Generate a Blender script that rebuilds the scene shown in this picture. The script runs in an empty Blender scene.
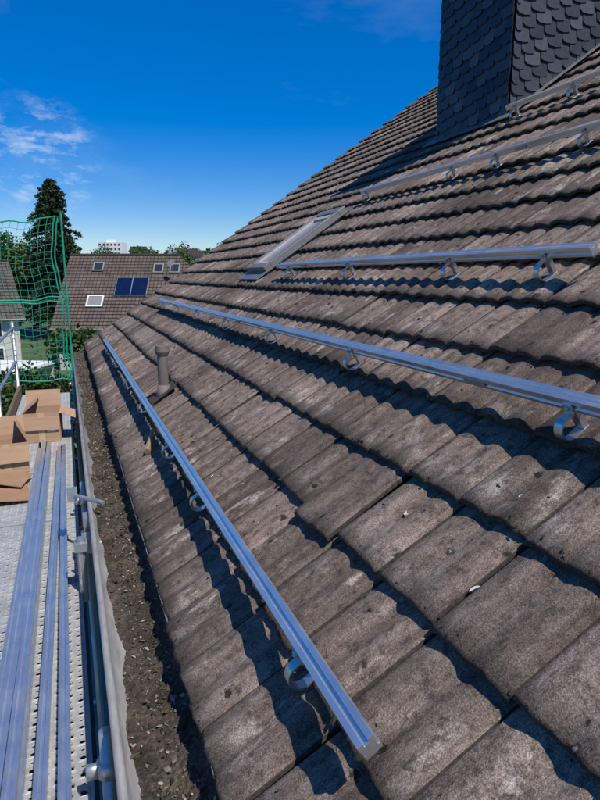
import bpy, math, random
import numpy as np
from mathutils import Vector, Matrix
random.seed(7); rng=np.random.default_rng(7)
GROUND=-7.0            # everything is built relative to eye height, then lifted so the ground is z=0
TH=math.radians(35); H=1.2
MR=Matrix.Translation((H*math.sin(TH),0,-H*math.cos(TH))) @ Matrix.Rotation(-TH,4,'Y')
S=bpy.context.scene; COL=S.collection
I4=Matrix.Identity(4)
YAW=math.radians(21.07)
def loc(right,depth,z):   # a place given as metres sideways / ahead along the street heading
    return Vector((right*math.cos(YAW)+depth*math.sin(YAW), -right*math.sin(YAW)+depth*math.cos(YAW), z))

# ------------------------------------------------------------------ helpers
def group(name,l=(0,0,0)):
    e=bpy.data.objects.new(name,None); e.location=l; e.empty_display_size=.2; COL.objects.link(e); return e
def mk(name,v,f,mat,parent=None,M=I4,smooth=False,cols=None,recenter=True):
    v=np.asarray(v,dtype=float).reshape(-1,3)
    if parent is None and M==I4 and recenter:
        c=v.mean(axis=0); v=v-c; M=Matrix.Translation(c)
    me=bpy.data.meshes.new(name)
    me.from_pydata(v.tolist(),[],[list(map(int,q)) for q in f]); 
    mats=mat if isinstance(mat,(list,tuple)) else [mat]
    for m in mats: me.materials.append(m)
    if smooth: me.polygons.foreach_set('use_smooth',[True]*len(me.polygons))
    if cols is not None:
        a=me.attributes.new('rnd','FLOAT','FACE'); a.data.foreach_set('value',np.asarray(cols,dtype=np.float32))
    me.update()
    o=bpy.data.objects.new(name,me); COL.objects.link(o); o.matrix_basis=M
    if parent is not None:
        o.parent=parent; o.matrix_parent_inverse=Matrix.Translation(-Vector(parent.location))
    return o
class B:
    def __init__(s): s.v=[]; s.f=[]
    def add(s,v,f):
        n=len(s.v); s.v+= [tuple(p) for p in v]; s.f+=[[n+i for i in q] for q in f]; return s
    def box(s,a,b,M=None):
        x0,y0,z0=a; x1,y1,z1=b
        v=[(x0,y0,z0),(x1,y0,z0),(x1,y1,z0),(x0,y1,z0),(x0,y0,z1),(x1,y0,z1),(x1,y1,z1),(x0,y1,z1)]
        if M is not None: v=[tuple(M@Vector(p)) for p in v]
        return s.add(v,[(0,3,2,1),(4,5,6,7),(0,1,5,4),(1,2,6,5),(2,3,7,6),(3,0,4,7)])
    def tube(s,p,q,r,n=12,r2=None,cap=True):
        p=Vector(p);q=Vector(q);r2=r if r2 is None else r2
        d=(q-p).normalized(); u=d.orthogonal().normalized(); w=d.cross(u)
        v=[];f=[]
        for c,rr in ((p,r),(q,r2)):
            for i in range(n):
                a=2*math.pi*i/n; v.append(c+u*math.cos(a)*rr+w*math.sin(a)*rr)
        for i in range(n): f.append((i,(i+1)%n,n+(i+1)%n,n+i))
        if cap: f.append(tuple(range(n))[::-1]); f.append(tuple(range(n,2*n)))
        return s.add(v,f)
    def path(s,pts,r,n=6):
        for a,b in zip(pts[:-1],pts[1:]): s.tube(a,b,r,n,cap=False)
        return s
    def prof(s,pts,y0,y1,caps=True):   # closed (x,z) profile swept along y
        n=len(pts); v=[(x,y0,z) for x,z in pts]+[(x,y1,z) for x,z in pts]
        f=[(i,(i+1)%n,n+(i+1)%n,n+i) for i in range(n)]
        if caps: f.append(tuple(range(n))[::-1]); f.append(tuple(range(n,2*n)))
        return s.add(v,f)
    def mk(s,name,mat,parent=None,M=I4,smooth=False,bevel=0):
        o=mk(name,s.v,s.f,mat,parent,M,smooth)
        if bevel:
            b=o.modifiers.new('bevel','BEVEL'); b.width=bevel; b.segments=2; b.limit_method='ANGLE'
        return o

def newmat(name):
    m=bpy.data.materials.new(name); m.use_nodes=True; nt=m.node_tree
    return m,nt,nt.nodes['Principled BSDF']
def N(nt,t,**k):
    n=nt.nodes.new(t)
    for a,b in k.items(): setattr(n,a,b)
    return n
def ramp(nt,src,stops):
    r=N(nt,'ShaderNodeValToRGB'); el=r.color_ramp.elements
    while len(el)<len(stops): el.new(.5)
    for e,(p,c) in zip(el,stops):
        e.position=p; e.color=(c,c,c,1) if not isinstance(c,(tuple,list)) else (*c,1)
    nt.links.new(src,r.inputs[0]); return r.outputs[0]
def mix(nt,fac,a,b,mode='MIX'):
    m=N(nt,'ShaderNodeMix',data_type='RGBA',blend_type=mode)
    for i,x in ((0,fac),(6,a),(7,b)):
        if hasattr(x,'links'): nt.links.new(x,m.inputs[i])
        else: m.inputs[i].default_value=x if i==0 else (*x,1)
    return m.outputs[2]
def math_(nt,op,a,b=0.0,clamp=False):
    m=N(nt,'ShaderNodeMath',operation=op,use_clamp=clamp)
    for i,x in ((0,a),(1,b)):
        if hasattr(x,'links'): nt.links.new(x,m.inputs[i])
        else: m.inputs[i].default_value=x
    return m.outputs[0]
def coords(nt,scale=(1,1,1)):
    t=N(nt,'ShaderNodeTexCoord'); mp=N(nt,'ShaderNodeMapping'); mp.inputs['Scale'].default_value=scale
    nt.links.new(t.outputs['Object'],mp.inputs[0]); return mp.outputs[0]
def noise(nt,vec,scale,detail=4,rough=.6):
    n=N(nt,'ShaderNodeTexNoise'); n.inputs['Scale'].default_value=scale; n.inputs['Detail'].default_value=detail
    n.inputs['Roughness'].default_value=rough; nt.links.new(vec,n.inputs['Vector']); return n.outputs[0]
def bump(nt,bsdf,h,strength,dist):
    b=N(nt,'ShaderNodeBump'); b.inputs['Strength'].default_value=strength; b.inputs['Distance'].default_value=dist
    nt.links.new(h,b.inputs['Height']); nt.links.new(b.outputs[0],bsdf.inputs['Normal'])
def simple(name,c1,c2,scale=5,rough=.7,metal=0,bs=.2,bd=.01,stretch=(1,1,1),detail=4):
    m,nt,p=newmat(name); v=coords(nt,stretch); n=noise(nt,v,scale,detail)
    nt.links.new(ramp(nt,n,[(.3,c1),(.7,c2)]),p.inputs['Base Color'])
    p.inputs['Roughness'].default_value=rough; p.inputs['Metallic'].default_value=metal
    if bs: bump(nt,p,n,bs,bd)
    return m

# ------------------------------------------------------------------ materials
def N_out(node,name,nt,ch=0):
    s=N(nt,'ShaderNodeSeparateColor'); nt.links.new(node.outputs[name],s.inputs[0]); return s.outputs[ch]
def tile_mat(name):
    m,nt,p=newmat(name); L=nt.links
    att=N(nt,'ShaderNodeAttribute',attribute_name='rnd').outputs['Fac']
    pos=N(nt,'ShaderNodeAttribute',attribute_name='along').outputs['Fac']   # 0 at the lower nose of each tile, 1 at its head
    c=coords(nt); cs=coords(nt,(1.6,12,1)); cs2=coords(nt,(4.0,10,1))
    streak=noise(nt,cs,1.6,6,.7); patch=noise(nt,c,.9,4,.6); fine=noise(nt,c,230,3,.8); mid=noise(nt,c,26,5,.75)
    base=ramp(nt,streak,[(.27,(.090,.064,.049)),(.48,(.175,.131,.104)),(.72,(.275,.218,.180))])
    tv=ramp(nt,att,[(0,.55),(.5,1.0),(.85,1.3),(1,1.6)])
    col=mix(nt,1.0,base,tv,'MULTIPLY')
    col=mix(nt,1.0,col,ramp(nt,patch,[(.3,.70),(.7,1.3)]),'MULTIPLY')
    # worn pale patches, mostly on the lower half of a tile
    pm=math_(nt,'MULTIPLY',ramp(nt,math_(nt,'ADD',noise(nt,cs2,1.0,6,.72),math_(nt,'MULTIPLY',math_(nt,'SUBTRACT',.5,pos),.12)),[(.54,0),(.65,1)]),ramp(nt,noise(nt,c,1.9,4,.6),[(.45,0),(.58,1)]))
    col=mix(nt,math_(nt,'MULTIPLY',pm,.72),col,(.56,.47,.40))
    # soot/algae blotches
    col=mix(nt,math_(nt,'MULTIPLY',ramp(nt,mid,[(.49,0),(.64,1)]),.74),col,(.046,.035,.028))
    # dirt gathers on the lower nose
    nose=math_(nt,'MULTIPLY',ramp(nt,math_(nt,'ADD',pos,math_(nt,'MULTIPLY',mid,.32)),[(.16,1),(.36,0)]),.8)
    col=mix(nt,nose,col,(.032,.026,.020))
    gr=ramp(nt,fine,[(.3,.30),(.5,.98),(.7,2.1)])
    col=mix(nt,.9,col,gr,'MULTIPLY')
    vo=N(nt,'ShaderNodeTexVoronoi'); vo.inputs['Scale'].default_value=11; L.new(c,vo.inputs['Vector'])
    sp=math_(nt,'MULTIPLY',ramp(nt,math_(nt,'ADD',vo.outputs['Distance'],math_(nt,'MULTIPLY',mid,.7)),[(.46,1),(.54,0)]),
             ramp(nt,N_out(vo,'Color',nt),[(.62,0),(.65,1)]))
    col=mix(nt,math_(nt,'MULTIPLY',sp,.92),col,(.016,.014,.010))
    s2=math_(nt,'MULTIPLY',ramp(nt,math_(nt,'ADD',vo.outputs['Distance'],math_(nt,'MULTIPLY',mid,.6)),[(.34,1),(.40,0)]),ramp(nt,N_out(vo,'Color',nt,1),[(.84,0),(.86,1)]))
    col=mix(nt,math_(nt,'MULTIPLY',s2,.6),col,(.46,.42,.35))
    L.new(col,p.inputs['Base Color']); p.inputs['Roughness'].default_value=.9
    p.inputs['Specular IOR Level'].default_value=.2
    hh=math_(nt,'ADD',math_(nt,'MULTIPLY',fine,.6),math_(nt,'MULTIPLY',mid,.9))
    bump(nt,p,hh,.95,.0065)
    return m
M_TILE=tile_mat('aged_concrete_tile')
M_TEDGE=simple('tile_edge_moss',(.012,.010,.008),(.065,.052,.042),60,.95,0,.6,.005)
def alu_mat(name,col,rough,str_=.35,metal=.9):
    m,nt,p=newmat(name); c=coords(nt,(40,1.2,40)); n=noise(nt,c,3,5,.6); c2=coords(nt); n2=noise(nt,c2,9,4,.6)
    nt.links.new(ramp(nt,n,[(.3,tuple(x*.82 for x in col)),(.7,col)]),p.inputs['Base Color'])
    nt.links.new(ramp(nt,n2,[(.3,rough*.7),(.7,rough*1.4)]),p.inputs['Roughness'])
    p.inputs['Metallic'].default_value=metal; bump(nt,p,n,str_,.0006); return m
M_ALU=alu_mat('mill_aluminium',(.84,.84,.84),.31,metal=.88)
M_GALV=alu_mat('galvanised_steel',(.50,.51,.51),.45,metal=.75)
M_DECK=simple('galvanised_deck',(.30,.30,.295),(.46,.46,.45),9,.6,.3,.2,.002)
M_STEEL=simple('stainless_hook',(.5,.5,.49),(.72,.71,.70),18,.34,.9,.15,.002)
M_ZINC=simple('weathered_zinc',(.17,.165,.16),(.30,.295,.285),7,.65,.1,.25,.004,(3,.8,3))
M_LEAD=simple('lead_flashing',(.12,.125,.13),(.24,.245,.25),8,.55,.4,.4,.01)
def silt_mat():
    m,nt,p=newmat('gutter_silt'); c=coords(nt); a=noise(nt,c,70,4,.75); b=noise(nt,c,7,4,.6)
    col=ramp(nt,a,[(.3,(.014,.011,.008)),(.55,(.070,.052,.037)),(.75,(.18,.14,.105))])
    col=mix(nt,1.0,col,ramp(nt,b,[(.35,.5),(.65,1.5)]),'MULTIPLY')
    nt.links.new(col,p.inputs['Base Color']); p.inputs['Roughness'].default_value=.95; bump(nt,p,a,1.0,.012); return m
M_DEBRIS=silt_mat()
def rnd_mat(name,stops,rough=.8,scale=30,trans=0):
    m,nt,p=newmat(name); att=N(nt,'ShaderNodeAttribute',attribute_name='rnd').outputs['Fac']
    col=ramp(nt,att,stops); n=noise(nt,coords(nt),scale,3)
    col=mix(nt,.5,col,ramp(nt,n,[(.3,.6),(.7,1.4)]),'MULTIPLY')
    nt.links.new(col,p.inputs['Base Color']); p.inputs['Roughness'].default_value=rough
    p.inputs['Specular IOR Level'].default_value=.3
    return m
M_BIT=rnd_mat('litter',[(0,(.015,.018,.008)),(.4,(.04,.038,.02)),(.75,(.13,.095,.065)),(1,(.36,.30,.25))])
M_MOSS=rnd_mat('dry_moss',[(0,(.008,.008,.006)),(.7,(.03,.026,.018)),(1,(.055,.05,.03))])
M_SLATE=rnd_mat('slate_shingle',[(0,(.022,.025,.03)),(.6,(.045,.05,.058)),(1,(.09,.096,.105))],.42,25)
M_PLASTER=simple('cream_render',(.50,.47,.40),(.60,.57,.50),30,.9,0,.3,.004)
M_WHITE=simple('white_paint',(.70,.70,.68),(.8,.8,.78),12,.55,0,.05,.002)
M_CARD=simple('cardboard',(.36,.22,.13),(.47,.30,.19),3,.85,0,.15,.003,(1,1,8))
M_CARDIN=simple('cardboard_inside',(.26,.15,.08),(.34,.2,.11),5,.9,0,.1,.002)
M_NET=simple('green_netting',(.0,.22,.13),(.01,.34,.21),20,.6,0,0)
M_PIPE=simple('grey_plastic_pipe',(.11,.09,.075),(.19,.16,.135),12,.8,0,.3,.004)
M_DECKDARK=simple('dark_steel',(.05,.05,.05),(.09,.09,.09),12,.6,.6,.1,.002)
M_CHALK=simple('bird_lime',(.6,.6,.56),(.8,.8,.76),60,.9,0,.2,.002)
M_WOOD=simple('fascia_wood',(.09,.055,.03),(.17,.11,.065),6,.8,0,.3,.004,(1,.3,8))
def glass_mat(name,c=(.02,.025,.03),r=.06):
    m,nt,p=newmat(name); n=noise(nt,coords(nt),4,3)
    nt.links.new(ramp(nt,n,[(.3,c),(.7,tuple(x*1.5 for x in c))]),p.inputs['Base Color'])
    p.inputs['Roughness'].default_value=r; p.inputs['Specular IOR Level'].default_value=.8; return m
M_GLASS=glass_mat('window_glass')
M_GREYGLASS=simple('grey_beige_glass',(.20,.19,.17),(.29,.275,.25),3,.22,0,.05,.002,(1,6,1))  # opaque grey-beige pane colour with faint mottling
M_PV=glass_mat('solar_glass',(.004,.008,.03),.12)

# ------------------------------------------------------------------ main roof
T0=-2.7; NC=50; NR=30; U0=-.51; EXP=.34
UR=U0+EXP*NR
def rollprof(v):
    ph=((v%.15)/.15)
    c=.5-.5*np.cos(2*np.pi*ph)      # troughs at joints, rolls at .075 / .225
    return .0165*np.power(c,.8)
K=13
vv=np.linspace(0,.300,K); vv=np.append(vv[:-1],[.289,.2985]); K=len(vv)
pr=rollprof(vv); pr[-1]-=.010
xs=np.array([-.0015,0,.012,.16,.40]); 
V=[];F=[];MI=[];RC=[];AL=[]
base=0
for i in range(NR):
    for j in range(NC):
        u0=U0+EXP*i; v0=T0+.3*j
        dn=random.gauss(0,.0022); ang=random.gauss(0,.008); du=random.gauss(0,.005); tl=random.gauss(0,.0026)
        r=min(1,max(0,random.gauss(.45,.22)))
        if random.random()<.06: r=min(1,r+.35)
        if i==2 and abs(v0-1.8)<.16: dn+=.014; ang=.06; du=-.045; r=.35
        X,Y=np.meshgrid(xs,vv,indexing='ij')
        Z=pr[None,:]-.034*(X/.34)+dn+tl*(Y-.15)/.15
        Z=Z+np.array([-.02,-.004,0,0,0])[:,None]
        # chipped, uneven nose
        ch=rng.normal(0,.0028,K); X=X.copy(); X[0]+=ch; X[1]+=ch
        ca,sa=math.cos(ang),math.sin(ang)
        Xr=X*ca-(Y-.15)*sa; Yr=X*sa+(Y-.15)*ca+.15
        P=np.stack([Xr+u0+du,Yr+v0,Z],-1).reshape(-1,3)
        V.append(P)
        side=P.reshape(len(xs),K,3)[1:,0].copy(); side[:,2]-=.016; V.append(side)
        AL.append(np.repeat(xs/.4,K)); AL.append(xs[1:]/.4)
        nx=len(xs)
        for a in range(nx-1):
            for b in range(K-1):
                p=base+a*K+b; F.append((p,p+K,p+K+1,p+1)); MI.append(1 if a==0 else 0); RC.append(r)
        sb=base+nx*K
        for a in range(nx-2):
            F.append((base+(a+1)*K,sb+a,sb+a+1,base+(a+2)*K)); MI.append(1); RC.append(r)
        base+=nx*K+nx-1
house=group('tiled_house',(8.6,4.8,GROUND))
V=np.concatenate(V)
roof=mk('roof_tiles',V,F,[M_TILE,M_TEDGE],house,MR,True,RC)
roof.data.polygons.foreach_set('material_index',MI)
al=roof.data.attributes.new('along','FLOAT','POINT'); al.data.foreach_set('value',np.concatenate(AL).astype(np.float32))
roof.data.update()
RX=H*math.sin(TH)+UR*math.cos(TH); RZ=-H*math.cos(TH)+UR*math.sin(TH)
T1=T0+.3*NC
back=bpy.data.objects.new('roof_tiles_rear',roof.data); COL.objects.link(back)
back.matrix_basis=Matrix.Translation((2*RX,T0+T1,0))@Matrix.Rotation(math.pi,4,'Z')@MR
back.parent=house; back.matrix_parent_inverse=Matrix.Translation(-Vector(house.location))
def addalong(o,val=.6):
    a=o.data.attributes.new('along','FLOAT','POINT'); a.data.foreach_set('value',[val]*len(o.data.vertices))
b=B(); b.box((U0+.04,T0+.03,-.17),(UR,T1-.03,-.075)); b.mk('roof_boarding',M_WOOD,house,MR)
b=B(); b.box((U0+.04,T0+.03,-.17),(UR,T1-.03,-.075)); b.mk('roof_boarding_rear',M_WOOD,house,back.matrix_basis.copy())
for MM,nm in ((MR,'verge_tiles'),(back.matrix_basis.copy(),'verge_tiles_rear')):
    b=B()
    for i in range(NR):
        u=U0+EXP*i
        for (a0,a1) in ((T1-.01,T1+.035),(T0-.035,T0+.01)):
            dz=random.gauss(0,.004)
            v=[(u,a0,-.10),(u+.37,a0,-.13),(u+.37,a1,-.13),(u,a1,-.10),(u,a0,.03+dz),(u+.37,a0,-.008+dz),(u+.37,a1,-.008+dz),(u,a1,.03+dz)]
            b.add(v,[(0,3,2,1),(4,5,6,7),(0,1,5,4),(1,2,6,5),(2,3,7,6),(3,0,4,7)])
    o=mk(nm,b.v,b.f,M_TILE,house,MM,False,[.35]*len(b.f)); addalong(o)
b=B(); y=T0
while y<T1:
    n=10; v=[];f=[]
    for k,(yy,rr) in enumerate(((y,.125),(y+.42,.11))):
        for i in range(n+1):
            a=math.pi*(-.05+1.1*i/n); v.append((RX+rr*math.cos(a),yy,RZ-.02+rr*math.sin(a)))
    for i in range(n): f.append((i,i+1,n+2+i,n+1+i))
    b.add(v,f); y+=.38
o=mk('ridge_tiles',b.v,b.f,M_TILE,house,I4,True,[.4]*len(b.f)); addalong(o)
def rz(x): return RZ-abs(x-RX)*math.tan(TH)-.24
xa,xb=.78,2*RX-.78; ya,yb=T0+.3,T1-.25
pts=[(xa,GROUND-.3),(xb,GROUND-.3),(xb,rz(xb)),(RX,rz(RX)),(xa,rz(xa))]
b=B().prof(pts,ya,yb); b.mk('walls',M_PLASTER,house)
for zz in (-6.0,-3.4):
    for yy in (0.5,3.2,6.0,8.8):
        B().box((xa-.03,yy,zz),(xa+.02,yy+1.2,zz+1.3)).mk('window_frame',M_WHITE,house)
        B().box((xa-.045,yy+.09,zz+.09),(xa-.034,yy+1.11,zz+1.21)).mk('window_pane',M_GLASS,house)
B().box((.30,T0+.05,-1.47),(.325,T1-.05,-1.315)).mk('fascia',M_WOOD,house)
B().box((.326,T0+.05,-1.47),(.78,T1-.05,-1.45)).mk('soffit',M_WOOD,house)

# ------------------------------------------------------------------ gutter
gut=group('rain_gutter',(.16,4.8,-1.34))
cx,cz,gr=.172,-1.350,.122
n=14; ou=[(cx+gr*math.cos(math.pi+math.pi*i/n),cz+gr*math.sin(math.pi+math.pi*i/n)) for i in range(n+1)]
inn=[(cx+(gr-.004)*math.cos(math.pi+math.pi*i/n),cz+(gr-.004)*math.sin(math.pi+math.pi*i/n)) for i in range(n+1)]
B().prof(ou+inn[::-1],T0,T1).mk('channel',M_ZINC,gut,smooth=True)
B().tube((cx-gr-.004,T0,cz+.002),(cx-gr-.004,T1,cz+.002),.014,14).mk('bead',M_ZINC,gut,smooth=True)
b=B(); y=T0+.3
while y<T1:
    b.prof([(cx+(gr+.006)*math.cos(math.pi+math.pi*i/10),cz+(gr+.006)*math.sin(math.pi+math.pi*i/10)) for i in range(11)]+[(cx+(gr+.002)*math.cos(2*math.pi-math.pi*i/10),cz+(gr+.002)*math.sin(2*math.pi-math.pi*i/10)) for i in range(11)],y,y+.03); y+=.8
b.mk('brackets',M_GALV,gut)
ny=1500; nx=12; v=[];f=[]
ph=rng.normal(0,1,(ny,nx))
def level(yy): return -.080+.010*math.sin(yy*2.1)+.009*math.sin(yy*7.3+1)+.005*math.sin(yy*19)
for a in range(ny):
    yy=T0+(T1-T0)*a/(ny-1); l0=level(yy); l1=-.012+.006*math.sin(yy*5)
    h0=math.sqrt(gr*gr-l0*l0)-.003; h1=math.sqrt(gr*gr-l1*l1)-.003
    for k in range(nx):
        w_=k/(nx-1); x=cx-h0+(h0+h1)*w_; z=l0+(l1-l0)*(w_**2.6)
        v.append((x,yy,cz+z+(ph[a,k]*.0045 if 0<k<nx-1 else -.003)))
for a in range(ny-1):
    for k in range(nx-1):
        p=a*nx+k; f.append((p,p+nx,p+nx+1,p+1))
mk('silt',v,f,M_DEBRIS,gut,smooth=False)
def bits(n,fn,smin,smax,flat=.35,hk=1.0):
    v=[];f=[];c=[]
    for _ in range(n):
        p=fn(); s=random.uniform(smin,smax); a=random.uniform(0,6.28); tx=random.gauss(0,flat); ty=random.gauss(0,flat)
        if random.random()<.06: s*=2.0
        M=Matrix.Rotation(a,3,'Z')@Matrix.Rotation(tx,3,'X')@Matrix.Rotation(ty,3,'Y')
        l=s*random.uniform(.6,1.8); w=s*random.uniform(.4,1.0); hh=s*random.uniform(.1,.5)*hk
        q=[(-l/2,-w*.3,0),(-l*.1,-w/2,0),(l/2,-w*.1,0),(l*.3,w/2,0),(-l*.3,w*.45,0),(0,0,hh)]
        k=len(v); v+=[tuple(Vector(p)+M@Vector(t)) for t in q]
        r=random.random()
        for e in ((0,1,5),(1,2,5),(2,3,5),(3,4,5),(4,0,5)): f.append([k+z for z in e]); c.append(r)
    return v,f,c
def ingutter():
    yy=T0+2+random.random()*12.8; w_=min(.97,max(.06,random.gauss(.5,.24))); l0=level(yy); h0=math.sqrt(gr*gr-l0*l0)
    return (cx-h0+(h0+gr)*w_,yy,cz+l0+(-.012-l0)*w_**2.6+random.uniform(.001,.007))
v,f,c=bits(8000,ingutter,.003,.014)
mk('litter',v,f,M_BIT,gut,cols=c)

def onroof():
    r=random.random()
    if r<.78:
        i=random.randrange(0,14); u=U0+EXP*i+abs(random.gauss(0,.013))*random.choice((1,-.5)); t=random.uniform(.2,11)
        n=(float(rollprof(np.array((t-T0)%.3))) if u>=U0+EXP*i else -.03)
        return (u,t,n)
    u=random.uniform(U0,4); t=random.uniform(.2,11); x=(u-U0)%EXP
    return (u,t,float(rollprof(np.array((t-T0)%.3)))-.034*x/.34)
v,f,c=bits(6500,onroof,.004,.015,.3,1.2)
mk('moss_clumps',v,f,M_MOSS,None,MR,cols=c)
def dropping(u,t,s,a):
    b=B(); v=[];n=9
    for k in range(n):
        w=s*.28*math.sin(math.pi*(k+.4)/(n)); an=a+k*.22
        cxp=u+s*math.cos(an)*1.0; cyp=t+s*math.sin(an)
        for sg in (-1,1):
            uu=cxp+sg*w*math.cos(an); tt=cyp+sg*w*math.sin(an); x=(uu-U0)%EXP
            v.append((uu,tt,float(rollprof(np.array((tt-T0)%.3)))-.034*x/.34+.010))
    f=[(2*k,2*k+1,2*k+3,2*k+2) for k in range(n-1)]
    mk('bird_dropping',v,f,M_CHALK,None,MR)
dropping(.31,1.17,.020,.3); dropping(.40,1.62,.022,2.0); dropping(.62,1.30,.010,1.0); dropping(-.02,2.25,.012,4); dropping(-.05,2.9,.012,1)
b=B(); b.tube(MR@Vector((-.30,3.95,.02)),MR@Vector((-.19,4.25,.03)),.022,7,.012); b.mk('bark_flake',simple('dry_bark',(.22,.14,.08),(.34,.23,.14),20,.9,0,.5,.005))

# ------------------------------------------------------------------ mounting rails with hooks
RP=[(-.02,0),(.02,0),(.02,.011),(.0155,.014),(.0155,.021),(.02,.024),(.02,.04),(.0065,.04),(.0065,.031),(-.0065,.031),(-.0065,.04),(-.02,.04),(-.02,.024),(-.0155,.021),(-.0155,.014),(-.02,.011)]
def hook(u,t,parent,nb):
    j=round((t-T0)/.15); t=T0+j*.15
    def sn(x): 
        q=(x-U0)%EXP; return -.034*q/.34+.005
    out=u-.058; yb=max(sn(out),sn(u))+.001
    pts=[(u+.004,yb),(out,yb)]
    top=nb+.003; cr=(top-yb)/2*.90; nn=12
    for k in range(1,nn+1):
        a=-math.pi/2-math.pi*k/nn; pts.append((out+cr*math.cos(a),yb+cr+cr*math.sin(a)))
    tp=pts[-1][1]; pts.append((u-.030,tp)); pts.append((u-.0262,tp+.006)); pts.append((u-.0262,nb+.028))
    th=.003; w=.017; P=[Vector((a,0,b)) for a,b in pts]; v=[];f=[]
    for k,p in enumerate(P):
        d=(P[min(k+1,len(P)-1)]-P[max(k-1,0)]).normalized(); nrm=Vector((-d.z,0,d.x))
        for s1,s2 in ((-1,-1),(-1,1),(1,1),(1,-1)):
            q=p+nrm*th*s1; v.append((q.x,t+w*s2,q.z))
    for k in range(len(P)-1):
        for e in range(4):
            f.append((4*k+e,4*k+(e+1)%4,4*k+4+(e+1)%4,4*k+4+e))
    f.append((0,1,2,3)); f.append(tuple(4*(len(P)-1)+e for e in (3,2,1,0)))
    b=B().add(v,f)
    b.box((u-.020,t-.015,yb+.0035),(u+.004,t+.015,nb-.001))
    b.tube((u-.040,t,nb+.016),(u-.018,t,nb+.016),.0042,8); b.tube((u-.037,t,nb+.016),(u-.0295,t,nb+.016),.0085,6)
    b.mk('roof_hook',M_STEEL,parent,MR,bevel=.0008)
def rail(u,t0,t1,hooks,nb=.078):
    g=group('mounting_rail',tuple(MR@Vector((u,(t0+t1)/2,nb))))
    B().prof([(u+x*1.12,nb+z*1.12) for x,z in RP],t0,t1).mk('rail_profile',M_ALU,g,MR,bevel=.0008)
    y=t0+3.3
    while y<t1:
        B().box((u-.0245,y-.06,nb+.004),(u-.0228,y+.06,nb+.03)).mk('splice_plate',M_GALV,g,MR); y+=3.3
    for h in hooks: hook(u,h,g,nb)
rail(-.123,.965,9.9,(1.38,2.77,3.55,4.9,6.2,7.6,9.0))
rail(.936,-1.5,9.8,(0,1.36,2.8,4.13,5.49,6.9,8.3,9.5))
rail(1.77,1.97,5.97,(2.29,2.93,4.41,5.7))
rail(3.26,.6,6.57,(1.5,2.4,3.24,4.16,4.84,6.4))
rail(4.5,.6,5.36,(1.2,2.4,3.4,4.48,5.2))

# ------------------------------------------------------------------ roof window
ua,ub,ta,tb=1.78,3.00,6.60,7.30
rw=group('roof_window',tuple(MR@Vector((2.35,6.95,0))))
b=B()
for (x0,x1,y0,y1) in ((ua,ua+.09,ta,tb),(ub-.11,ub,ta,tb),(ua+.09,ub-.11,ta,ta+.075),(ua+.09,ub-.11,tb-.075,tb)):
    b.box((x0,y0,-.03),(x1,y1,.085))
b.mk('outer_frame',simple('window_cladding',(.16,.15,.135),(.25,.235,.215),6,.5,.3,.1,.002),rw,MR,bevel=.006)
b=B()
for (x0,x1,y0,y1) in ((ua+.092,ua+.15,ta+.077,tb-.077),(ub-.19,ub-.112,ta+.077,tb-.077),(ua+.15,ub-.19,ta+.077,ta+.125),(ua+.15,ub-.19,tb-.125,tb-.077)):
    b.box((x0,y0,0),(x1,y1,.07))
b.mk('sash',simple('sash_cladding',(.40,.38,.34),(.54,.52,.47),6,.45,.2,.1,.002),rw,MR,bevel=.004)
B().box((ua+.15,ta+.125,.03),(ub-.19,tb-.125,.05)).mk('pane',M_GREYGLASS,rw,MR)
b=B(); b.box((ua-.15,ta-.06,.020),(ua-.0,tb+.06,.028)); b.box((ua,ta-.06,.020),(ub+.06,ta-.001,.026)); b.box((ua,tb+.001,.020),(ub+.06,tb+.06,.026)); b.box((ub+.001,ta,.020),(ub+.06,tb,.028))
b.mk('flashing',M_LEAD,rw,MR)

# ------------------------------------------------------------------ vent pipe
vp=group('vent_pipe',tuple(MR@Vector((.02,5.05,0))))
p0=MR@Vector((.02,5.05,-.02)); b=B()
b.tube(p0,p0+Vector((0,0,.40)),.043,20); b.tube(p0+Vector((0,0,.38)),p0+Vector((0,0,.43)),.062,20,.058); b.tube(p0+Vector((0,0,.345)),p0+Vector((0,0,.38)),.046,20,.062)
b.mk('pipe',M_PIPE,vp,smooth=False,bevel=.003)
b=B(); b.tube(p0+Vector((0,0,-.03)),p0+Vector((0,0,.10)),.075,20,.048); b.mk('collar',M_PIPE,vp,smooth=True)
b=B(); b.box((-.10,4.93,.012),(.155,5.17,.018)); b.mk('base_tile',M_TEDGE,vp,MR,bevel=.003)

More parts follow.
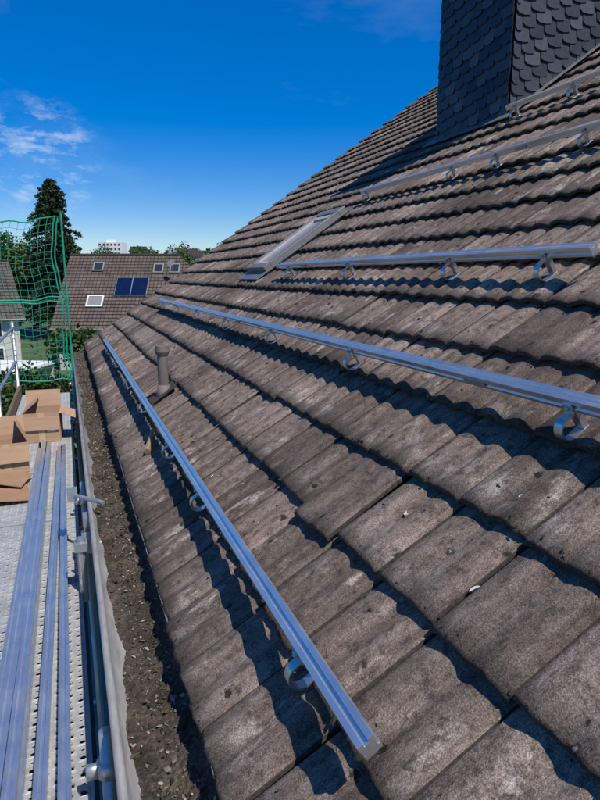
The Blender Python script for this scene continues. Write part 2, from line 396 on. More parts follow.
# ------------------------------------------------------------------ slate chimney
xc0=(MR@Vector((4.6,0,0))).x; zc0=(MR@Vector((4.6,0,0))).z
cxa,cxb,cya,cyb=xc0,xc0+1.3,5.51,6.82; ztop=zc0+2.15
ch=group('slate_chimney',((cxa+cxb)/2,(cya+cyb)/2,zc0))
B().box((cxa+.02,cya+.02,zc0-.6),(cxb-.02,cyb-.02,ztop)).mk('shaft',M_SLATE,ch)
def slates(origin,ax,nrm,width,name,z0f,slope):
    v=[];f=[];c=[]; ax=Vector(ax);nrm=Vector(nrm);Z=Vector((0,0,1)); o=Vector(origin)
    ph=.125; row=-8; zt=ztop
    while row*ph < 3.6:
        off=(row%2)*.09+random.uniform(-.01,.01); x=-.1-off
        while x<width:
            w=.175+random.uniform(-.02,.02); x0=max(0,x); x1=min(width,x+w)
            if x1-x0>.02:
                zz=zc0-.45+row*ph+slope*(x+w/2)
                hgt=.19; jj=random.uniform(0,.004)
                pts=[(x0,zz+.035),(x0+min(.035,(x1-x0)*.3),zz+.006),(x0+(x1-x0)*.6,zz),(x1,zz+.012),(x1,zz+hgt),(x0,zz+hgt)]
                if min(p[1] for p in pts)>z0f(min(x0,x1)) -.15 and zz+hgt<zt+.05:
                    k=len(v)
                    for (a,z) in pts:
                        tt=(z-zz)/hgt
                        v.append(o+ax*a+nrm*(.028-.020*tt+jj)+Z*z)
                    for (a,z) in pts[:5]:
                        tt=(z-zz)/hgt
                        v.append(o+ax*a+nrm*(.020-.020*tt+jj)+Z*z)
                    r=min(1,max(0,random.gauss(.5,.24)))
                    f.append((k,k+1,k+2,k+3,k+4,k+5)); c.append(r)
                    for e in range(4): f.append((k+e,k+6+e,k+7+e,k+e+1)); c.append(0)
            x+=w+.003
        row+=1
    mk(name,v,f,M_SLATE,ch,cols=c)
tanT=math.tan(TH)
slates((cxa,cyb,0),(0,-1,0),(-1,0,0),cyb-cya,'slates_downslope',lambda x:zc0,.12)
slates((cxa,cya,0),(1,0,0),(0,-1,0),cxb-cxa,'slates_near',lambda x:zc0+x*tanT,.30)
slates((cxb,cya,0),(0,1,0),(1,0,0),cyb-cya,'slates_upslope',lambda x:zc0+1.3*tanT,.12)
slates((cxb,cyb,0),(-1,0,0),(0,1,0),cxb-cxa,'slates_far',lambda x:zc0,-.16)
b=B(); b.box((cxa-.09,cya-.09,ztop),(cxb+.09,cyb+.09,ztop+.09)); b.mk('cap',simple('concrete_cap',(.25,.24,.22),(.36,.35,.32),12,.9),ch,bevel=.01)
b=B()
for q in (.35,.95): b.tube((cxa+.65,cya+q,ztop+.09),(cxa+.65,cya+q,ztop+.35),.12,20)
b.mk('flue_pots',M_PIPE,ch)
b=B(); uw=1.3/math.cos(TH)
b.box((4.6-.14,cya-.13,.020),(4.6-.035,cyb+.13,.028)); b.box((4.6-.035,cya-.13,.020),(4.6+uw+.1,cya-.035,.026)); b.box((4.6-.035,cyb+.035,.020),(4.6+uw+.1,cyb+.13,.026))
b.mk('flashing',M_LEAD,ch,MR)

# ------------------------------------------------------------------ scaffold
DZ=-1.70
sc=group('scaffold',(-.35,4.5,GROUND))
posts=[-.77,1.80,4.37,6.94,9.51]
b=B()
for y in posts:
    b.tube((.02,y,GROUND+.05),(.02,y,-1.44),.024,14)
    b.tube((-.74,y,GROUND+.05),(-.74,y,-.62),.024,14)
    b.tube((.02,y,DZ-.09),(-.74,y,DZ-.09),.02,12)
    b.tube((.02,y,DZ-2.09),(-.74,y,DZ-2.09),.02,12); b.tube((.02,y,-5.7),(-.74,y,-5.7),.02,12)
    b.box((-.06,y-.07,GROUND),(.09,y+.07,GROUND+.012)); b.box((-.81,y-.07,GROUND),(-.67,y+.07,GROUND+.012))
    b.tube((.02,y,-1.60),(.02,y,-1.545),.036,14); b.box((-.05,y-.012,-1.60),(.0,y+.012,-1.555))
for z in (-1.20,-.72):
    b.tube((-.74,posts[0],z),(-.74,posts[-1],z),.019,10)
for z in (-3.3,-2.8,-5.2):
    b.tube((-.74,posts[0],z),(-.74,posts[-1],z),.019,10)
b.mk('frames',M_GALV,sc,smooth=True)
b=B(); b.tube((-.03,3.40,-1.50),(.20,3.55,-1.50),.020,12); b.box((.0,3.36,-1.53),(.05,3.46,-1.44)); b.tube((.0,3.30,-1.48),(.0,3.56,-1.48),.016,10)
b.box((.0,3.50,-1.46),(.05,3.60,-1.37)); b.tube((-.02,3.25,-1.75),(-.02,3.25,-1.38),.024,12); b.box((-.055,3.215,-1.45),(.015,3.285,-1.40)); b.tube((.03,3.25,-1.425),(.09,3.25,-1.425),.008,8)
b.tube((-.06,3.85,-1.34),(.12,3.58,-1.32),.014,8); b.box((-.08,3.80,-1.37),(-.02,3.88,-1.30))
b.mk('wall_tie',M_GALV,sc,bevel=.002)
def plank(x0,x1,y0,y1,z,parent):
    cs=.04; nx=max(1,int(round((x1-x0-.02)/cs))); ny=int(round((y1-y0-.06)/cs)); sx=(x1-x0-.02)/nx; sy=(y1-y0-.06)/ny
    v=[];f=[]
    for i in range(nx):
        for j in range(ny):
            cx_=x0+.01+sx*(i+.5); cy_=y0+.03+sy*(j+.5); k=len(v)
            big=(i+j)%2==0; r=.0115 if big else .006
            for a in range(8):
                an=math.pi/4*a; qx,qy=math.cos(an),math.sin(an); m=max(abs(qx),abs(qy))
                v.append((cx_+qx/m*sx/2,cy_+qy/m*sy/2,z))
            for a in range(8):
                an=math.pi/4*a; v.append((cx_+(r+.003)*math.cos(an),cy_+(r+.003)*math.sin(an),z+(.003 if big else .001)))
            for a in range(8):
                an=math.pi/4*a; v.append((cx_+r*math.cos(an),cy_+r*math.sin(an),z-.004))
            for a in range(8):
                c=(a+1)%8; f.append((k+a,k+c,k+8+c,k+8+a)); f.append((k+8+a,k+8+c,k+16+c,k+16+a))
    bb=B().add(v,f)
    bb.box((x0,y0,z-.06),(x0+.01,y1,z+.004)); bb.box((x1-.01,y0,z-.06),(x1,y1,z+.004))
    bb.box((x0+.01,y0,z-.05),(x1-.01,y0+.03,z+.002)); bb.box((x0+.01,y1-.03,z-.05),(x1-.01,y1,z+.002))
    bb.mk('deck_plank',M_DECK,parent)
for a,bb_ in zip(posts[:-1],posts[1:]):
    plank(-.345,-.03,a+.01,bb_-.01,DZ,sc); plank(-.69,-.37,a+.01,bb_-.01,DZ,sc)
    B().box((-.69,a+.01,DZ-2.05),(-.03,bb_-.01,DZ-2.0)).mk('lower_deck',M_DECKDARK,sc)
B().box((-.735,posts[0],DZ+.005),(-.70,posts[-1],DZ+.15)).mk('toe_board',M_WOOD,sc)

# ------------------------------------------------------------------ spare rails stacked on the deck
st=group('stacked_rails',(-.24,2.8,DZ))
for k,(x,lay,sk) in enumerate(((-.375,0,0),(-.326,0,.003),(-.277,0,-.002),(-.222,0,.004),(-.115,0,-.006),(-.355,1,.004),(-.30,1,.001))):
    y1=6.35+random.uniform(-.3,.1)
    Mx=Matrix.Translation((x,-1.2,DZ+.006+.045*lay))@Matrix.Rotation(-sk-.004,4,'Z')
    B().prof([(a*1.05,c*1.05) for a,c in RP],0,y1+1.2).mk('rail_profile',M_ALU,st,Mx,bevel=.0008)

# ------------------------------------------------------------------ cardboard boxes
def cbox(x0,x1,y0,y1,h,rot,flaps):
    c=((x0+x1)/2,(y0+y1)/2,DZ+.006); g=group('cardboard_box',c)
    w,d=(x1-x0)/2,(y1-y0)/2; t=.005
    M=Matrix.Translation(c)@Matrix.Rotation(rot,4,'Z')
    b=B(); b.box((-w,-d,0),(w,-d+t,h)); b.box((-w,d-t,0),(w,d,h)); b.box((-w,-d+t,0),(-w+t,d-t,h)); b.box((w-t,-d+t,0),(w,d-t,h)); b.box((-w+t,-d+t,0),(w-t,d-t,t))
    b.mk('carton',M_CARD,g,M)
    fl=d*.95
    for side,ang in flaps:
        b=B()
        if side=='n': b.box((-w+.004,-t,0),(w-.004,0,fl)); Mf=M@Matrix.Translation((0,-d+t,h))@Matrix.Rotation(math.radians(ang),4,'X')
        if side=='f': b.box((-w+.004,0,0),(w-.004,t,fl)); Mf=M@Matrix.Translation((0,d-t,h))@Matrix.Rotation(-math.radians(ang),4,'X')
        if side=='l': b.box((-t,-d+.004,0),(0,d-.004,fl)); Mf=M@Matrix.Translation((-w+t,0,h))@Matrix.Rotation(-math.radians(ang),4,'Y')
        if side=='r': b.box((0,-d+.004,0),(t,d-.004,fl)); Mf=M@Matrix.Translation((w-t,0,h))@Matrix.Rotation(math.radians(ang),4,'Y')
        b.mk('flap',M_CARD,g,Mf)
    b=B().box((-.03,-d-.0015,.0),(.03,-d-.0005,h)); b.mk('tape',simple('parcel_tape',(.5,.36,.2),(.55,.4,.24),4,.35,0,0),g,M)
    b=B().box((w*.3,-d-.002,h*.35),(w*.75,-d-.0006,h*.6)); b.mk('label',M_WHITE,g,M)
cbox(-.50,-.14,6.62,7.00,.31,-.06,(('n',172),('f',15),('l',-50),('r',112)))
cbox(-.78,-.42,5.60,5.96,.27,.12,(('n',168),('f',12),('l',35),('r',-25)))
v=B(); v.box((-.33,-.2,0),(0,.28,.006)); o=v.mk('cardboard_sheet',M_CARDIN,None,Matrix.Translation((-.38,5.0,DZ+.02))@Matrix.Rotation(.12,4,'Z')@Matrix.Rotation(.12,4,'Y'))
v=B(); v.box((-.30,-.25,0),(0,.1,.006)); o=v.mk('cardboard_sheet',M_CARDIN,None,Matrix.Translation((-.39,5.30,DZ+.05))@Matrix.Rotation(-.2,4,'Z')@Matrix.Rotation(.2,4,'Y'))

# ------------------------------------------------------------------ green safety net
net=B(); ys=9.51
def npnt(s,q):  # s: 0..1 along x (from right), q: 0..1 height
    x=-.05-1.9*s; z=-1.50+2.34*q
    sag=.10*math.sin(math.pi*min(1,s*1.3))*(1 if q>.5 else .3)
    yy=ys-.12*math.sin(math.pi*q)*math.sin(math.pi*s)-.03*math.sin(9*s+4*q)
    edge=-.06*math.sin(math.pi*((q*2)%1))*(1-s)
    return Vector((x+.03*math.sin(6*q+2*s)+edge+.008*math.sin(31*q+5*s),yy,z-sag*q+.012*math.sin(23*s)+.008*math.sin(37*s+9*q)))
nc=19; nr=24
for i in range(nc+1):
    net.path([npnt(i/nc,j/36) for j in range(37)],.0034,4)
for j in range(nr+1):
    net.path([npnt(i/36,j/nr) for i in range(37)],.0034,4)
for off in (0,.045): net.path([npnt(0,j/24)+Vector((off,0,0)) for j in range(25)],.010,6)
for q in (1,0,.52,.49): net.path([npnt(i/24,q) for i in range(25)],.010,6)
for q in (0,.5,1): net.tube(npnt(0,q),(.02,9.51,-1.5+2.34*q),.006,6)
net.tube((.02,9.51,-1.45),(.02,9.51,.90),.014,8)
net.mk('safety_net',M_NET)

# ------------------------------------------------------------------ vegetation
def foliage_mat(name,a,b,c):
    m,nt,p=newmat(name); L=nt.links
    att=N(nt,'ShaderNodeAttribute',attribute_name='rnd').outputs['Fac']
    col=ramp(nt,att,[(0,a),(.6,b),(1,c)]); L.new(col,p.inputs['Base Color']); p.inputs['Roughness'].default_value=.55
    p.inputs['Specular IOR Level'].default_value=.3
    tr=N(nt,'ShaderNodeBsdfTranslucent'); L.new(mix(nt,1.0,col,(1.3,1.5,.6),'MULTIPLY'),tr.inputs[0])
    ms=N(nt,'ShaderNodeMixShader'); ms.inputs[0].default_value=.22; out=nt.nodes['Material Output']
    L.new(p.outputs[0],ms.inputs[1]); L.new(tr.outputs[0],ms.inputs[2]); L.new(ms.outputs[0],out.inputs[0]); return m
M_LEAF=foliage_mat('leaves',(.015,.03,.007),(.045,.085,.018),(.09,.15,.033))
M_SPRUCE=foliage_mat('spruce_needles',(.012,.022,.010),(.03,.052,.022),(.05,.075,.03))
M_BARK=simple('bark',(.05,.035,.025),(.12,.09,.065),12,.9,0,.6,.02,(1,1,.3))
M_GRASS=simple('grass_ground',(.035,.06,.016),(.085,.12,.035),.6,.95,0,.5,.05)
def quads(P,s,cols):
    n=len(P); a=rng.normal(0,1,(n,3)); a/=np.linalg.norm(a,axis=1)[:,None]
    b=rng.normal(0,1,(n,3)); b-=a*(a*b).sum(1)[:,None]; b/=np.linalg.norm(b,axis=1)[:,None]
    s=(s*rng.uniform(.6,1.4,n))[:,None]
    V=np.stack([P-a*s,P-b*s*.55,P+a*s,P+b*s*.55],1).reshape(-1,3)
    F=np.arange(4*n).reshape(n,4); return V,F,cols
def crown_pts(c,rad,ncl,nl,clr):
    P=[];C=[]
    for _ in range(ncl):
        d=rng.normal(0,1,3); d/=np.linalg.norm(d); rr=rng.uniform(.45,1.0)**.6
        cc=np.array(c)+d*rr*np.array(rad); k=rng.uniform(.6,1.3)*clr
        P.append(cc+rng.normal(0,.42,(nl,3))*k*np.array([1,1,.75])); C.append(np.clip(rng.normal(.5,.2)+rng.normal(0,.13,nl),0,1))
    return np.concatenate(P),np.concatenate(C)
def tree(name,base,height,rad,ncl=60,nl=60,leaf=.12,clr=.7,crown_lo=.35):
    base=Vector(base); g=group(name,tuple(base))
    b=B(); top=base+Vector((0,0,height*.75)); b.tube(base,top,height*.03+.05,10,.04)
    cc=(base.x,base.y,base.z+height*(crown_lo+1)/2); rz_=height*(1-crown_lo)/2
    for k in range(9):
        a=k*2.4; z=height*random.uniform(.3,.6); p=base+Vector((0,0,z)); q=p+Vector((math.cos(a)*rad*.7,math.sin(a)*rad*.7,height*.2)); b.tube(p,q,.06,6,.015)
    b.mk('trunk',M_BARK,g)
    P,C=crown_pts(cc,(rad*.85,rad*.85,rz_*.9),ncl,nl,clr); V,F,C=quads(P,leaf,C); mk('crown',V,F,M_LEAF,g,cols=C)
def hedge(name,p,q,height,depth,n,leaf,mat=M_LEAF,zb=GROUND):
    p=np.array(p,float);q=np.array(q,float); d=(q-p); t=rng.uniform(0,1,n); side=np.array([-d[1],d[0]])/np.linalg.norm(d)
    w=rng.uniform(-1,1,n)*depth/2; L=np.linalg.norm(d)
    top=height*(1+.10*np.sin(t*L*1.3)+.06*np.sin(t*L*3.1+1)); z=zb+top*np.power(rng.uniform(0,1,n),.45)
    P=np.stack([p[0]+d[0]*t+side[0]*w,p[1]+d[1]*t+side[1]*w,z],1)+rng.normal(0,.06,(n,3))
    C=np.clip(.5+.25*np.sin(t*L*2.2+w*3)+rng.normal(0,.18,n),0,1); V,F,C=quads(P,leaf,C); 
    g=group(name,(p[0],p[1],zb))
    M=Matrix.Translation((p[0],p[1],zb))@Matrix.Rotation(math.atan2(d[1],d[0]),4,'Z')
    B().box((0,-depth*.3,0),(L,depth*.3,height*.78)).mk('dark_inner_twigs',M_BARK,g,M)
    mk('leaves',V,F,mat,g,cols=C)
tree('garden_tree',(.15,16.2,GROUND),6.0,1.7,130,90,.07,.45,.2)
tree('garden_tree',(2.4,19.5,GROUND),5.6,1.6,60,80,.08,.5,.2)
tree('garden_tree',(-1.9,17.6,GROUND),4.6,1.4,70,80,.08,.5,.15)
tree('garden_tree',(-4.4,20.5,GROUND),4.5,1.5,70,80,.08,.5,.15)
hedge('garden_hedge',(-8,27),(4,30),2.6,1.6,16000,.09)
hedge('garden_hedge',(-6,22),(2.5,24),1.7,1.4,9000,.08)
hedge('garden_hedge',(-12,38),(-4,40),2.4,1.4,7000,.11)
def spruce(base,height,rad):
    base=Vector(base); g=group('spruce_tree',tuple(base)); B().tube(base,base+Vector((0,0,height*.98)),.28,10,.03).mk('trunk',M_BARK,g)
    P=[];C=[]; z=.12*height; k=0; bb=B()
    while z<height*.985:
        fr=1-z/height; R=rad*(fr**.66)*random.uniform(.72,1.2)+.12; a=k*2.399+random.uniform(-.3,.3); nn=int(30+R*75)
        t=rng.uniform(.05,1,nn)**.75; up=.18*R*t-.42*R*t*t
        wob=rng.normal(0,.13+.045*R,(nn,3))*np.array([1,1,.45])*(1.1-t*.6)[:,None]
        p=np.stack([base.x+np.cos(a)*R*t,base.y+np.sin(a)*R*t,base.z+z+up],1)+wob; p[:,2]-=rng.exponential(.10,nn)
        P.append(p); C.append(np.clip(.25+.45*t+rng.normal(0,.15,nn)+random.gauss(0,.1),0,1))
        bb.tube(base+Vector((0,0,z)),base+Vector((math.cos(a)*R*.8,math.sin(a)*R*.8,z-.08*R)),.04,5,.01)
        z+=.14*(.5+fr); k+=1
    bb.mk('branches',M_BARK,g)
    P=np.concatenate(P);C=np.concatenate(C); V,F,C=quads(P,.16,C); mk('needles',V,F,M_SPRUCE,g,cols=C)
spruce(loc(-27.8,70,GROUND),17.9,5.6)
tree('birch_tree',loc(-36,75,GROUND),12.5,4,110,70,.2,1.2,.2)
tree('garden_tree',loc(-31.5,80,GROUND),10.5,3.5,90,70,.2,1.2,.2)
tree('garden_tree',loc(-17,82,GROUND),10.3,4.2,100,70,.22,1.3,.2)
tree('garden_tree',loc(-11.5,85,GROUND),9.7,3.6,100,70,.22,1.3,.2)
tree('garden_tree',loc(-23.5,86,GROUND),9.6,3.6,100,70,.22,1.3,.2)

# ------------------------------------------------------------------ terrain
v=[];f=[];n=61; ext=1500
ax=np.sign(np.linspace(-1,1,n))*np.abs(np.linspace(-1,1,n))**2*ext
def terr(x,y):
    d=math.hypot(x,y); 
    r=max(0,d-90)/300; return GROUND+ (15*min(1,r)**1.5*(1+.25*math.sin(x*.012)+.2*math.cos(y*.011)) if r>0 else 0)
for a in ax:
    for c in ax: v.append((a,c,terr(a,c)))
for a in range(n-1):
    for c in range(n-1): p=a*n+c; f.append((p,p+n,p+n+1,p+1))
mk('ground',v,f,M_GRASS,None,recenter=False,smooth=True)
M_PAVE=simple('paving',(.16,.15,.14),(.26,.25,.23),3,.9,0,.3,.01)
mk('pavement',[(-3.2,-6,GROUND+.01),(.74,-6,GROUND+.01),(.74,15,GROUND+.01),(-3.2,15,GROUND+.01)],[(0,1,2,3)],M_PAVE)
mk('road',[tuple(loc(-60,33,GROUND+.012)),tuple(loc(-4,33,GROUND+.012)),tuple(loc(-4,38,GROUND+.012)),tuple(loc(-60,38,GROUND+.012))],[(0,1,2,3)],simple('asphalt',(.04,.04,.042),(.065,.065,.065),8,.9))
P=[];C=[]
for k in range(280):
    d=random.uniform(150,420); r=random.uniform(-.62,.15)*d; l=loc(r,d,0); zb=terr(l.x,l.y); hh=random.uniform(6,12); rr=random.uniform(3,6)
    nn=330; q=rng.normal(0,1,(nn,3)); q/=np.linalg.norm(q,axis=1)[:,None]; q*=rng.uniform(.5,1.05,(nn,1))
    P.append(np.array([l.x,l.y,zb+hh*.5])+q*np.array([rr,rr,hh*.55])); C.append(np.clip(rng.normal(.5,.2,nn)+random.gauss(0,.15)+.15*q[:,2],0,1))
V,F,C=quads(np.concatenate(P),.55,np.concatenate(C)); mk('distant_trees',V,F,M_LEAF,None,cols=C)

# ------------------------------------------------------------------ neighbouring houses
def roofmat(name,c1,c2):
    m,nt,p=newmat(name); br=N(nt,'ShaderNodeTexBrick'); tc=N(nt,'ShaderNodeTexCoord')
    nt.links.new(tc.outputs['UV'],br.inputs['Vector']); br.inputs['Scale'].default_value=1
    br.inputs['Brick Width'].default_value=.3; br.inputs['Row Height'].default_value=.34; br.inputs['Mortar Size'].default_value=.03; br.offset=0
    br.inputs['Color1'].default_value=(*c1,1); br.inputs['Color2'].default_value=(*c2,1); br.inputs['Mortar'].default_value=(*[x*.35 for x in c1],1)
    n=noise(nt,coords(nt),1.5,5); col=mix(nt,.7,br.outputs[0],ramp(nt,n,[(.3,.65),(.7,1.35)]),'MULTIPLY')
    nt.links.new(col,p.inputs['Base Color']); p.inputs['Roughness'].default_value=.85; bump(nt,p,br.outputs[1],-.6,.02); return m
M_NR=roofmat('neighbour_tiles',(.095,.068,.052),(.14,.103,.08)); M_NR2=roofmat('dark_tiles',(.07,.055,.045),(.11,.09,.075))
def slope(name,mat,g,M,quad,rows):
    e0,e1,r1,r0=[Vector(q) for q in quad]; v=[];f=[]
    nrm=(e1-e0).cross(r0-e0).normalized()
    for i in range(rows):
        a,b=i/rows,(i+1)/rows
        A0=e0.lerp(r0,a)+nrm*.05;A1=e1.lerp(r1,a)+nrm*.05;B1=e1.lerp(r1,b)+nrm*.01;B0=e0.lerp(r0,b)+nrm*.01
        k=len(v); v+=[A0,A1,B1,B0,A0-nrm*.05,A1-nrm*.05]; f+=[(k,k+1,k+2,k+3),(k+4,k+5,k+1,k)]
    o=mk(name,v,f,mat,g,M); uvl=o.data.uv_layers.new(name='UVMap'); ex=(e1-e0).normalized(); ey=nrm.cross(ex)
    for p in o.data.polygons:
        for li in p.loop_indices:
            co=o.data.vertices[o.data.loops[li].vertex_index].co-e0; uvl.data[li].uv=(co.dot(ex),co.dot(ey))
    return o
def nhouse(name,origin,rot,W,D,eave,ridge,roofm,wallm,hipR=0,hipL=0,ov=.4):
    g=group(name,tuple(origin)); M=Matrix.Translation(origin)@Matrix.Rotation(rot,4,'Z'); h=D/2
    b=B()
    b.box((.0,0,-.3),(W,D,eave-.02))
    if not hipL: b.add([(0,0,eave-.02),(0,D,eave-.02),(0,h,ridge-.25),(.25,0,eave-.02),(.25,D,eave-.02),(.25,h,ridge-.25)],[(0,2,1),(3,4,5),(0,3,5,2),(1,2,5,4)])
    if not hipR: b.add([(W-.25,0,eave-.02),(W-.25,D,eave-.02),(W-.25,h,ridge-.25),(W,0,eave-.02),(W,D,eave-.02),(W,h,ridge-.25)],[(0,2,1),(3,4,5),(0,3,5,2),(1,2,5,4)])
    b.mk('walls',wallm,g,M)
    sl=(ridge-eave)/h; ze=eave-ov*sl
    rows=max(6,int(math.hypot(h+ov,ridge-ze)/.34))
    x0=-ov; x1=W+ov
    rl=hipL if hipL else -ov; rr=W-hipR if hipR else W+ov
    slope('roof_front',roofm,g,M,((x0,-ov,ze),(x1,-ov,ze),(rr,h,ridge),(rl,h,ridge)),rows)
    slope('roof_rear',roofm,g,M,((x1,D+ov,ze),(x0,D+ov,ze),(rl,h,ridge),(rr,h,ridge)),rows)
    if hipR: slope('roof_hip',roofm,g,M,((x1,-ov,ze),(x1,D+ov,ze),(rr,h,ridge),(rr,h+.01,ridge)),rows)
    B().tube((rl,h,ridge+.02),(rr,h,ridge+.02),.12,8).mk('ridge_tiles',roofm,g,M)
    B().tube((x0,-ov-.06,ze-.03),(x1,-ov-.06,ze-.03),.07,8).mk('gutter',M_ZINC,g,M)
    return g,M,sl
def onslope(g,M,sl,eave,ridge,D,x,s,w,l,kind):
    a=math.atan(sl); Mi=M@Matrix.Translation((x,0,eave))@Matrix.Rotation(a,4,'X')@Matrix.Translation((0,s,.06))
    if kind=='pv':
        B().box((0,0,.05),(w,l,.09)).mk('panel_frame',M_ALU,g,Mi)
        for i in range(2):
            B().box((w*i/2+.03,.03,.092),(w*(i+1)/2-.03,l-.03,.1)).mk('panel_cell',M_PV,g,Mi)
    else:
        b=B(); t=.09
        b.box((0,0,0),(w,t,.1)); b.box((0,l-t,0),(w,l,.1)); b.box((0,t,0),(t,l-t,.1)); b.box((w-t,t,0),(w,l-t,.1)); b.mk('skylight_frame',M_WHITE if kind=='white' else M_ZINC,g,Mi)
        B().box((t,t,.03),(w-t,l-t,.06)).mk('skylight_pane',M_GREYGLASS if kind=='white' else M_GLASS,g,Mi)
org=loc(-18.3,45.4,GROUND); eav,rid,DD=3.6,8.72,9.6
g,M,sl=nhouse('neighbour_house',org,-YAW,12.5,DD,eav,rid,M_NR,M_PLASTER,hipR=4.0)
onslope(g,M,sl,eav,rid,DD,1.75,5.2,.85,.95,'dark'); onslope(g,M,sl,eav,rid,DD,6.6,5.0,.8,.95,'dark'); onslope(g,M,sl,eav,rid,DD,7.9,5.0,.8,.95,'dark')
onslope(g,M,sl,eav,rid,DD,3.9,2.6,2.5,1.85,'pv'); onslope(g,M,sl,eav,rid,DD,1.9,1.5,1.25,1.1,'white')
dp=M@Vector((8.3,2.6,8.0)); b=B(); b.tube(M@Vector((8.3,2.9,6.6)),dp,.03,8); b.tube(dp,dp+Vector((-.1,-.1,.06)),.05,16,.32); b.mk('satellite_dish',M_ZINC,g)
for x in (1.5,4.5,7.5): 
    B().box((x,-.05,1),(x+1.3,-.002,2.3)).mk('window_frame',M_WHITE,g,M); B().box((x+.1,-.07,1.1),(x+1.2,-.052,2.2)).mk('window_pane',M_GLASS,g,M)
org2=loc(-28.6,38,GROUND)
g2,M2,sl2=nhouse('cream_house',org2,-YAW+.6,10.0,8.5,4.4,8.2,M_NR2,M_PLASTER)
for x in (1.0,4.2,7.6):
    for z in (.9,2.75):
        B().box((x,-.05,z),(x+1.3,-.002,z+1.15)).mk('window_frame',M_WHITE,g2,M2); B().box((x+.1,-.07,z+.1),(x+1.2,-.052,z+1.05)).mk('window_pane',M_GLASS,g2,M2)
g3,M3,sl3=nhouse('distant_house',loc(-8.5,62,GROUND),-YAW+.3,12,9,4.5,9.2,M_NR2,M_WHITE)
cp=group('white_carport',tuple(loc(-20.5,31,GROUND))); Mc=Matrix.Translation(loc(-20.5,31,GROUND))@Matrix.Rotation(-YAW-.1,4,'Z')
b=B(); b.box((-1,0,2.1),(6,4.0,2.25)); 
for x in (-.9,2,4.8):
    for y in (.1,3.8): b.box((x,y,0),(x+.12,y+.12,2.1))
b.mk('frame',M_WHITE,cp,Mc)
b=B(); b.box((-.9,3.9,0),(5.9,3.95,2.1)); b.mk('rear_panels',M_PLASTER,cp,Mc)
def block(name,r,d,w,h,m,roof=False,dz=0):
    l=loc(r,d,0); l.z=terr(l.x,l.y)+dz; g=group(name,tuple(l)); M=Matrix.Translation(l)@Matrix.Rotation(-YAW,4,'Z')
    B().box((0,0,-8),(w,10,h)).mk('walls',m,g,M)
    b=B(); fl=int(h/2.8)
    for k in range(fl):
        for i in range(int(w/2.4)):
            b.box((.8+i*2.4,-.06,k*2.8+.9),(2.0+i*2.4,-.01,k*2.8+2.2))
    b.mk('windows',M_GLASS,g,M)
    if roof: B().add([(-.5,-.5,h),(w+.5,-.5,h),(w+.5,10.5,h),(-.5,10.5,h),(-.5,5,h+3.5),(w+.5,5,h+3.5)],[(0,1,5,4),(3,4,5,2),(0,4,3),(1,2,5),(0,3,2,1)]).mk('roof',M_NR,g,M)
    else: B().box((w*.3,3,h),(w*.6,7,h+2)).mk('roof_plant_room',m,g,M)
block('apartment_block',-129,395,16,8.6,M_WHITE,dz=4.5)
for k,(r,d,w) in enumerate(((-105,380,9),(-70,350,10),(-58,330,9),(-48,360,11),(-120,300,10),(-150,330,10))):
    block('hill_house',r,d,w,5.0,M_WHITE if k%2 else M_PLASTER,True,dz=1.5)

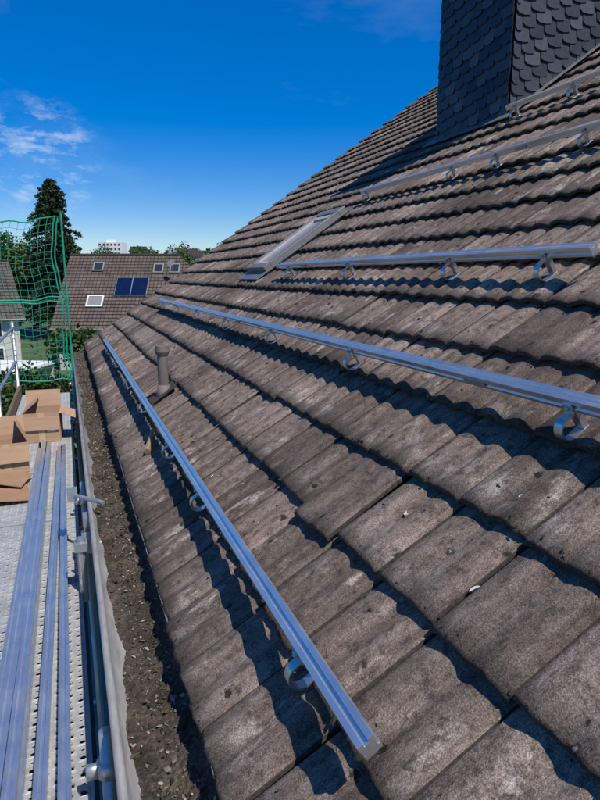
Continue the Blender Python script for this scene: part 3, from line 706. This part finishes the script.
# ------------------------------------------------------------------ light, sky, camera
sd=Vector((.2,-.49,.85)).normalized()
su=bpy.data.lights.new('sun','SUN'); su.energy=5.0; su.angle=math.radians(.53); su.color=(1,.955,.88)
so=bpy.data.objects.new('sun',su); so.rotation_euler=sd.to_track_quat('Z','Y').to_euler(); so.location=(0,0,30); COL.objects.link(so)
w=bpy.data.worlds.new('World'); S.world=w; w.use_nodes=True; nt=w.node_tree; L=nt.links
bg=nt.nodes['Background']; sky=N(nt,'ShaderNodeTexSky'); sky.sky_type='NISHITA'; sky.sun_disc=False
sky.sun_elevation=math.asin(sd.z); sky.sun_rotation=math.atan2(sd.x,sd.y); sky.altitude=200; sky.air_density=1.0; sky.dust_density=.1; sky.ozone_density=3.5
hs=N(nt,'ShaderNodeHueSaturation'); hs.inputs['Hue'].default_value=.506; hs.inputs['Saturation'].default_value=1.58; hs.inputs['Value'].default_value=1.05; L.new(sky.outputs[0],hs.inputs['Color'])
tc=N(nt,'ShaderNodeTexCoord'); sp=N(nt,'ShaderNodeSeparateXYZ'); L.new(tc.outputs['Generated'],sp.inputs[0])
hc=mix(nt,1.0,hs.outputs[0],ramp(nt,sp.outputs[2],[(0.0,(.74,.76,.90)),(.22,(.80,.84,1.0)),(.5,(1,1,1.12))]),'MULTIPLY')
mp=N(nt,'ShaderNodeMapping'); mp.inputs['Scale'].default_value=(1,1,2.6); L.new(tc.outputs['Generated'],mp.inputs[0])
n1=noise(nt,mp.outputs[0],24,7,.66); n2=noise(nt,mp.outputs[0],3.2,8,.6)
def near(c,lo,hi):
    d=N(nt,'ShaderNodeVectorMath',operation='DOT_PRODUCT'); L.new(tc.outputs['Generated'],d.inputs[0]); d.inputs[1].default_value=Vector(c).normalized()
    mr=N(nt,'ShaderNodeMapRange',interpolation_type='SMOOTHSTEP'); L.new(d.outputs['Value'],mr.inputs[0]); mr.inputs[1].default_value=lo; mr.inputs[2].default_value=hi; return mr.outputs[0]
m1=math_(nt,'MULTIPLY',near((-.02,.984,.165),.9955,.9995),ramp(nt,n1,[(.48,0),(.72,1)]))
m2=ramp(nt,n2,[(.56,0),(.8,.16)])
mk_=math_(nt,'ADD',math_(nt,'MULTIPLY',m1,.5),math_(nt,'MULTIPLY',m2,.5),True)
col=mix(nt,mk_,hc,(7.0,7.6,8.2))
L.new(col,bg.inputs[0]); bg.inputs[1].default_value=.12
cam=bpy.data.cameras.new('camera'); cam.sensor_fit='VERTICAL'; cam.sensor_height=24; cam.lens=18; cam.clip_start=.05; cam.clip_end=5000
co=bpy.data.objects.new('camera',cam); co.rotation_euler=(math.radians(90-11.6),0,-YAW); COL.objects.link(co); S.camera=co
for o in COL.objects:
    if o.parent is None: o.matrix_basis=Matrix.Translation((0,0,-GROUND))@o.matrix_basis
S.view_settings.view_transform='Standard'; S.view_settings.look='None'; S.view_settings.exposure=0
